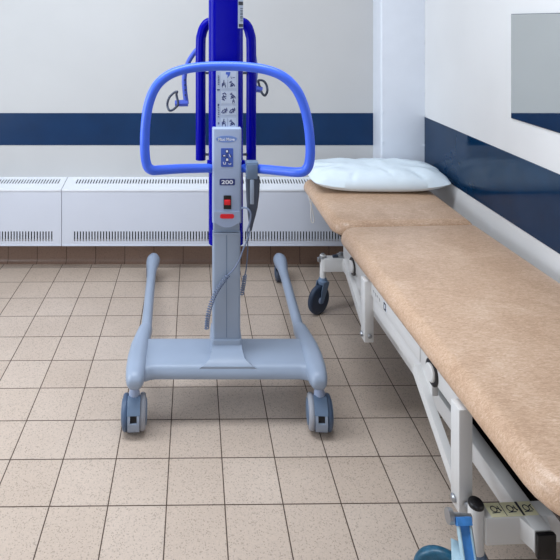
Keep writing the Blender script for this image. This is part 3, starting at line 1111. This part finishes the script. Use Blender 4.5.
# casters
def couch_caster(s, t, ang, off, tyre, top):
    """ang: rolling direction in couch plane; off: trail"""
    d = Vector((math.cos(ang), math.sin(ang), 0))
    nrm = Vector((-d.y, d.x, 0))
    g = G()
    T = Matrix.Translation((s, t, 0))
    if top == 'cap':
        g.lathe([(0.019, 0.165), (0.0195, 0.17), (0.0195, 0.292), (0.0185, 0.297)], T, 24)
    else:
        g.lathe([(0.016, 0.165), (0.016, 0.300), (0.014, 0.304)], T, 20)
    cs = g.build('caster', 'frame', bd)
    g = G()
    if top == 'cap':
        g.lathe([(0.0180, 0.294), (0.0195, 0.298), (0.0195, 0.302), (0.0165, 0.307), (0.008, 0.309), (0.002, 0.3095)], T, 24)
        g.build('stem_cap', 'black', cs)
    else:
        g.lathe([(0.0175, 0.286), (0.0175, 0.300), (0.010, 0.302), (0.009, 0.310), (0.002, 0.311)], T, 20)
        g.box(s - 0.030, s - 0.014, t - 0.012, t + 0.006, 0.268, 0.292, 0.004)
        g.build('stem_bolt', 'steel', cs)
    wc = Vector((s, t, 0.075)) - d * off
    R = Matrix((( d.x, 0, nrm.x, wc.x), (d.y, 0, nrm.y, wc.y), (0, 1, 0, wc.z), (0, 0, 0, 1)))
    g = G()
    g.lathe([(0.055, -0.014), (0.067, -0.014), (0.073, -0.010), (0.075, -0.004), (0.075, 0.004), (0.073, 0.010), (0.067, 0.014), (0.055, 0.014)], R, 40)
    g.build('tyre', tyre, cs)
    g = G()
    g.lathe([(0.0555, -0.011), (0.045, -0.007), (0.02, -0.007), (0.014, -0.017), (0.004, -0.018), (0.004, 0.018), (0.014, 0.017), (0.02, 0.007), (0.045, 0.007), (0.0555, 0.011)], R, 32)
    g.build('wheel_hub', 'grey_cover', cs)
    g = G()
    for e in (-1, 1):
        o3 = nrm * (0.021 * e)
        pl_ = [(-off - 0.010, 0.062), (-off + 0.010, 0.062), (0.010, 0.125), (0.022, 0.150), (0.022, 0.164), (-0.022, 0.164), (-off * 0.6 - 0.014, 0.125)]
        a_ = [Vector((s, t, 0)) + d * u + o3 + Vector((0, 0, z)) for u, z in pl_]
        b_ = [p + nrm * 0.003 * e for p in a_]
        g.loft([a_, b_])
    g.lathe([(0.024, 0.150), (0.026, 0.154), (0.026, 0.168), (0.020, 0.172), (0.020, 0.180), (0.017, 0.184)], T, 24)
    g.build('fork', 'grey_mid', cs)
    return cs


a_head = math.atan2(0.60, 0.80) - TH
couch_caster(0.034, 1.873, a_head, 0.034, 'tyre_dark', 'bolt')
couch_caster(0.642, 1.873, a_head, 0.034, 'tyre_dark', 'bolt')
fc = couch_caster(0.021, 0.368, math.radians(-28), 0.078, 'tyre_teal', 'cap')
couch_caster(0.648, 0.368, math.radians(-28), 0.055, 'tyre_teal', 'cap')
# pale blue wheel lock beside the teal wheel
g = G()
p0 = [cxl(452, 541, 1.375), cxl(459, 544, 1.370), cxl(464, 566, 1.33), cxl(453, 566, 1.335)]
g.loft([p0, [p + Vector((0, 0.006, 0.002)) for p in p0]])
g.build('wheel_lock', 'pale_blue', fc)
# blue foot pedal
g = G()
ax0, ax1 = cxl(450.5, 516, 1.385), cxl(471, 518, 1.385)
g.tube([ax0, ax1], 0.009, 14)
pd = g.build('foot_pedal', 'steel', bd)
g = G()
dirx = (ax1 - ax0).normalized()
rotm = dirx.to_track_quat('Z', 'Y').to_matrix().to_4x4()
g.lathe([(0.017, -0.004), (0.017, 0), (0.017, 0.008), (0.011, 0.010)], Matrix.Translation(ax0 - dirx * 0.004) @ rotm, 22)
g.build('end_washer', 'steel', pd)
g = G()
P0, P1 = cxl(463, 519, 1.372), cxl(473, 585, 1.30)
wv = Vector((0.0125, 0, 0))
ld = (P1 - P0).normalized()
up = wv.cross(ld).normalized() * -1
if up.z < 0:
    up = -up
# shallow channel: floor and two lips
g.loft([[p - wv, p + wv, p + wv - up * 0.006, p - wv - up * 0.006] for p in (P0, P1)])
rims = []
for e in (-1, 1):
    gr = G()
    rims.append(gr)
    gr.loft([[p + wv * e * 1.0, p + wv * e * 1.2, p + wv * e * 1.2 - up * 0.014, p + wv * e - up * 0.014] if False else
            [p + wv * e + up * 0.006, p + wv * e * 1.22 + up * 0.006, p + wv * e * 1.22 - up * 0.012, p + wv * e - up * 0.012] for p in (P0, P1)])
g.loft([[P0 - wv * 1.5 + up * 0.009 + ld * u, P0 + wv * 1.5 + up * 0.009 + ld * u, P0 + wv * 1.5 - up * 0.008 + ld * u, P0 - wv * 1.5 - up * 0.008 + ld * u] for u in (-0.004, 0.012)])
g.box(P1.x - 0.03, P1.x + 0.03, P1.y - 0.05, P1.y + 0.012, P1.z - 0.014, P1.z, 0.004)
g.build('pedal_lever', 'pedal', pd)
for gr in rims:
    gr.build('lever_rim', 'pale_blue', pd)
g = G()
g.tube([P0 + Vector((0.02, 0.012, -0.004)), P1 + Vector((0.020, 0.018, -0.004))], 0.006, 10)
g.build('pedal_rod', 'steel', pd)

# ------------------------------------------------------------------ pillow
pw = thing('pillow', (0.985, 3.15, 0.62), 'plump white wipe-clean pillow lying across the head of the couch', 'pillow')


def pillow_surface(top):
    nu, nv = 60, 30
    vs = []
    g = G()
    cz0 = 0.632
    for j in range(nv + 1):
        row = []
        v = -1 + 2 * j / nv
        for i in range(nu + 1):
            u = -1 + 2 * i / nu
            e = max(abs(u), abs(v))
            t = max(0, (1 - abs(u) ** 3.4)) ** 0.5 * max(0, (1 - abs(v) ** 3.0)) ** 0.48
            sx = 0.378 * (1 - 0.05 * abs(v) ** 4)
            sy = 0.200 * (1 - 0.03 * abs(u) ** 4)
            x = u * sx
            y = v * sy
            wr = 0.006 * math.sin(9 * u + 5 * v + 2.2 * math.sin(4 * v)) * (abs(u) ** 2) + 0.010 * noise.noise(Vector((u * 3.2, v * 2.2, 3.1 if top else 7))) + 0.005 * noise.noise(Vector((u * 9, v * 5, 1.7)))
            crease = 0.0
            for (cu, cv_, ang, ln) in ((0.72, -0.35, 2.5, 0.35), (0.80, -0.1, 2.9, 0.3), (-0.75, -0.4, 0.7, 0.3), (0.55, -0.7, 2.0, 0.25), (0.1, -0.6, 1.9, 0.25), (-0.4, -0.75, 1.2, 0.2)):
                du, dv = u - cu, v - cv_
                al = du * math.cos(ang) + dv * math.sin(ang)
                pe = -du * math.sin(ang) + dv * math.cos(ang)
                crease -= 0.012 * math.exp(-(pe / 0.035) ** 2 - (al / ln) ** 2)
            hz_ = (0.082 if top else -0.042)
            z = hz_ * t + ((wr + crease) * t ** 0.5 if top else 0)
            # resting plane follows the raised head section
            a = -0.02
            X_ = 0.990 + x * math.cos(a) - y * math.sin(a)
            Y_ = 3.135 + x * math.sin(a) + y * math.cos(a)
            droop = -0.010 * max(0, v) ** 2
            lift = 0.020 * abs(u) ** 4 * (1 - 0.3 * v) + 0.004
            zz = cz0 + 0.024 + lift + (v * 0.185) * 0.045 + z + droop * 0.6
            sb, tb = BL(X_, Y_)
            if tb < 2.20:
                zz = max(zz, 0.6035 + (tb - 1.526) * 0.045)
            row.append(g.bm.verts.new((X_, Y_, zz)))
        vs.append(row)
    for j in range(nv):
        for i in range(nu):
            g.bm.faces.new((vs[j][i], vs[j][i + 1], vs[j + 1][i + 1], vs[j + 1][i]))
    return g


g = pillow_surface(True)
g2 = pillow_surface(False)
g.add_bm(g2.bm)
bmesh.ops.remove_doubles(g.bm, verts=g.bm.verts, dist=1e-4)
g.build('pillow_case', 'pillow', pw, angle=60)

for o in bpy.data.objects:
    if '_o' in o:
        del o['_o']
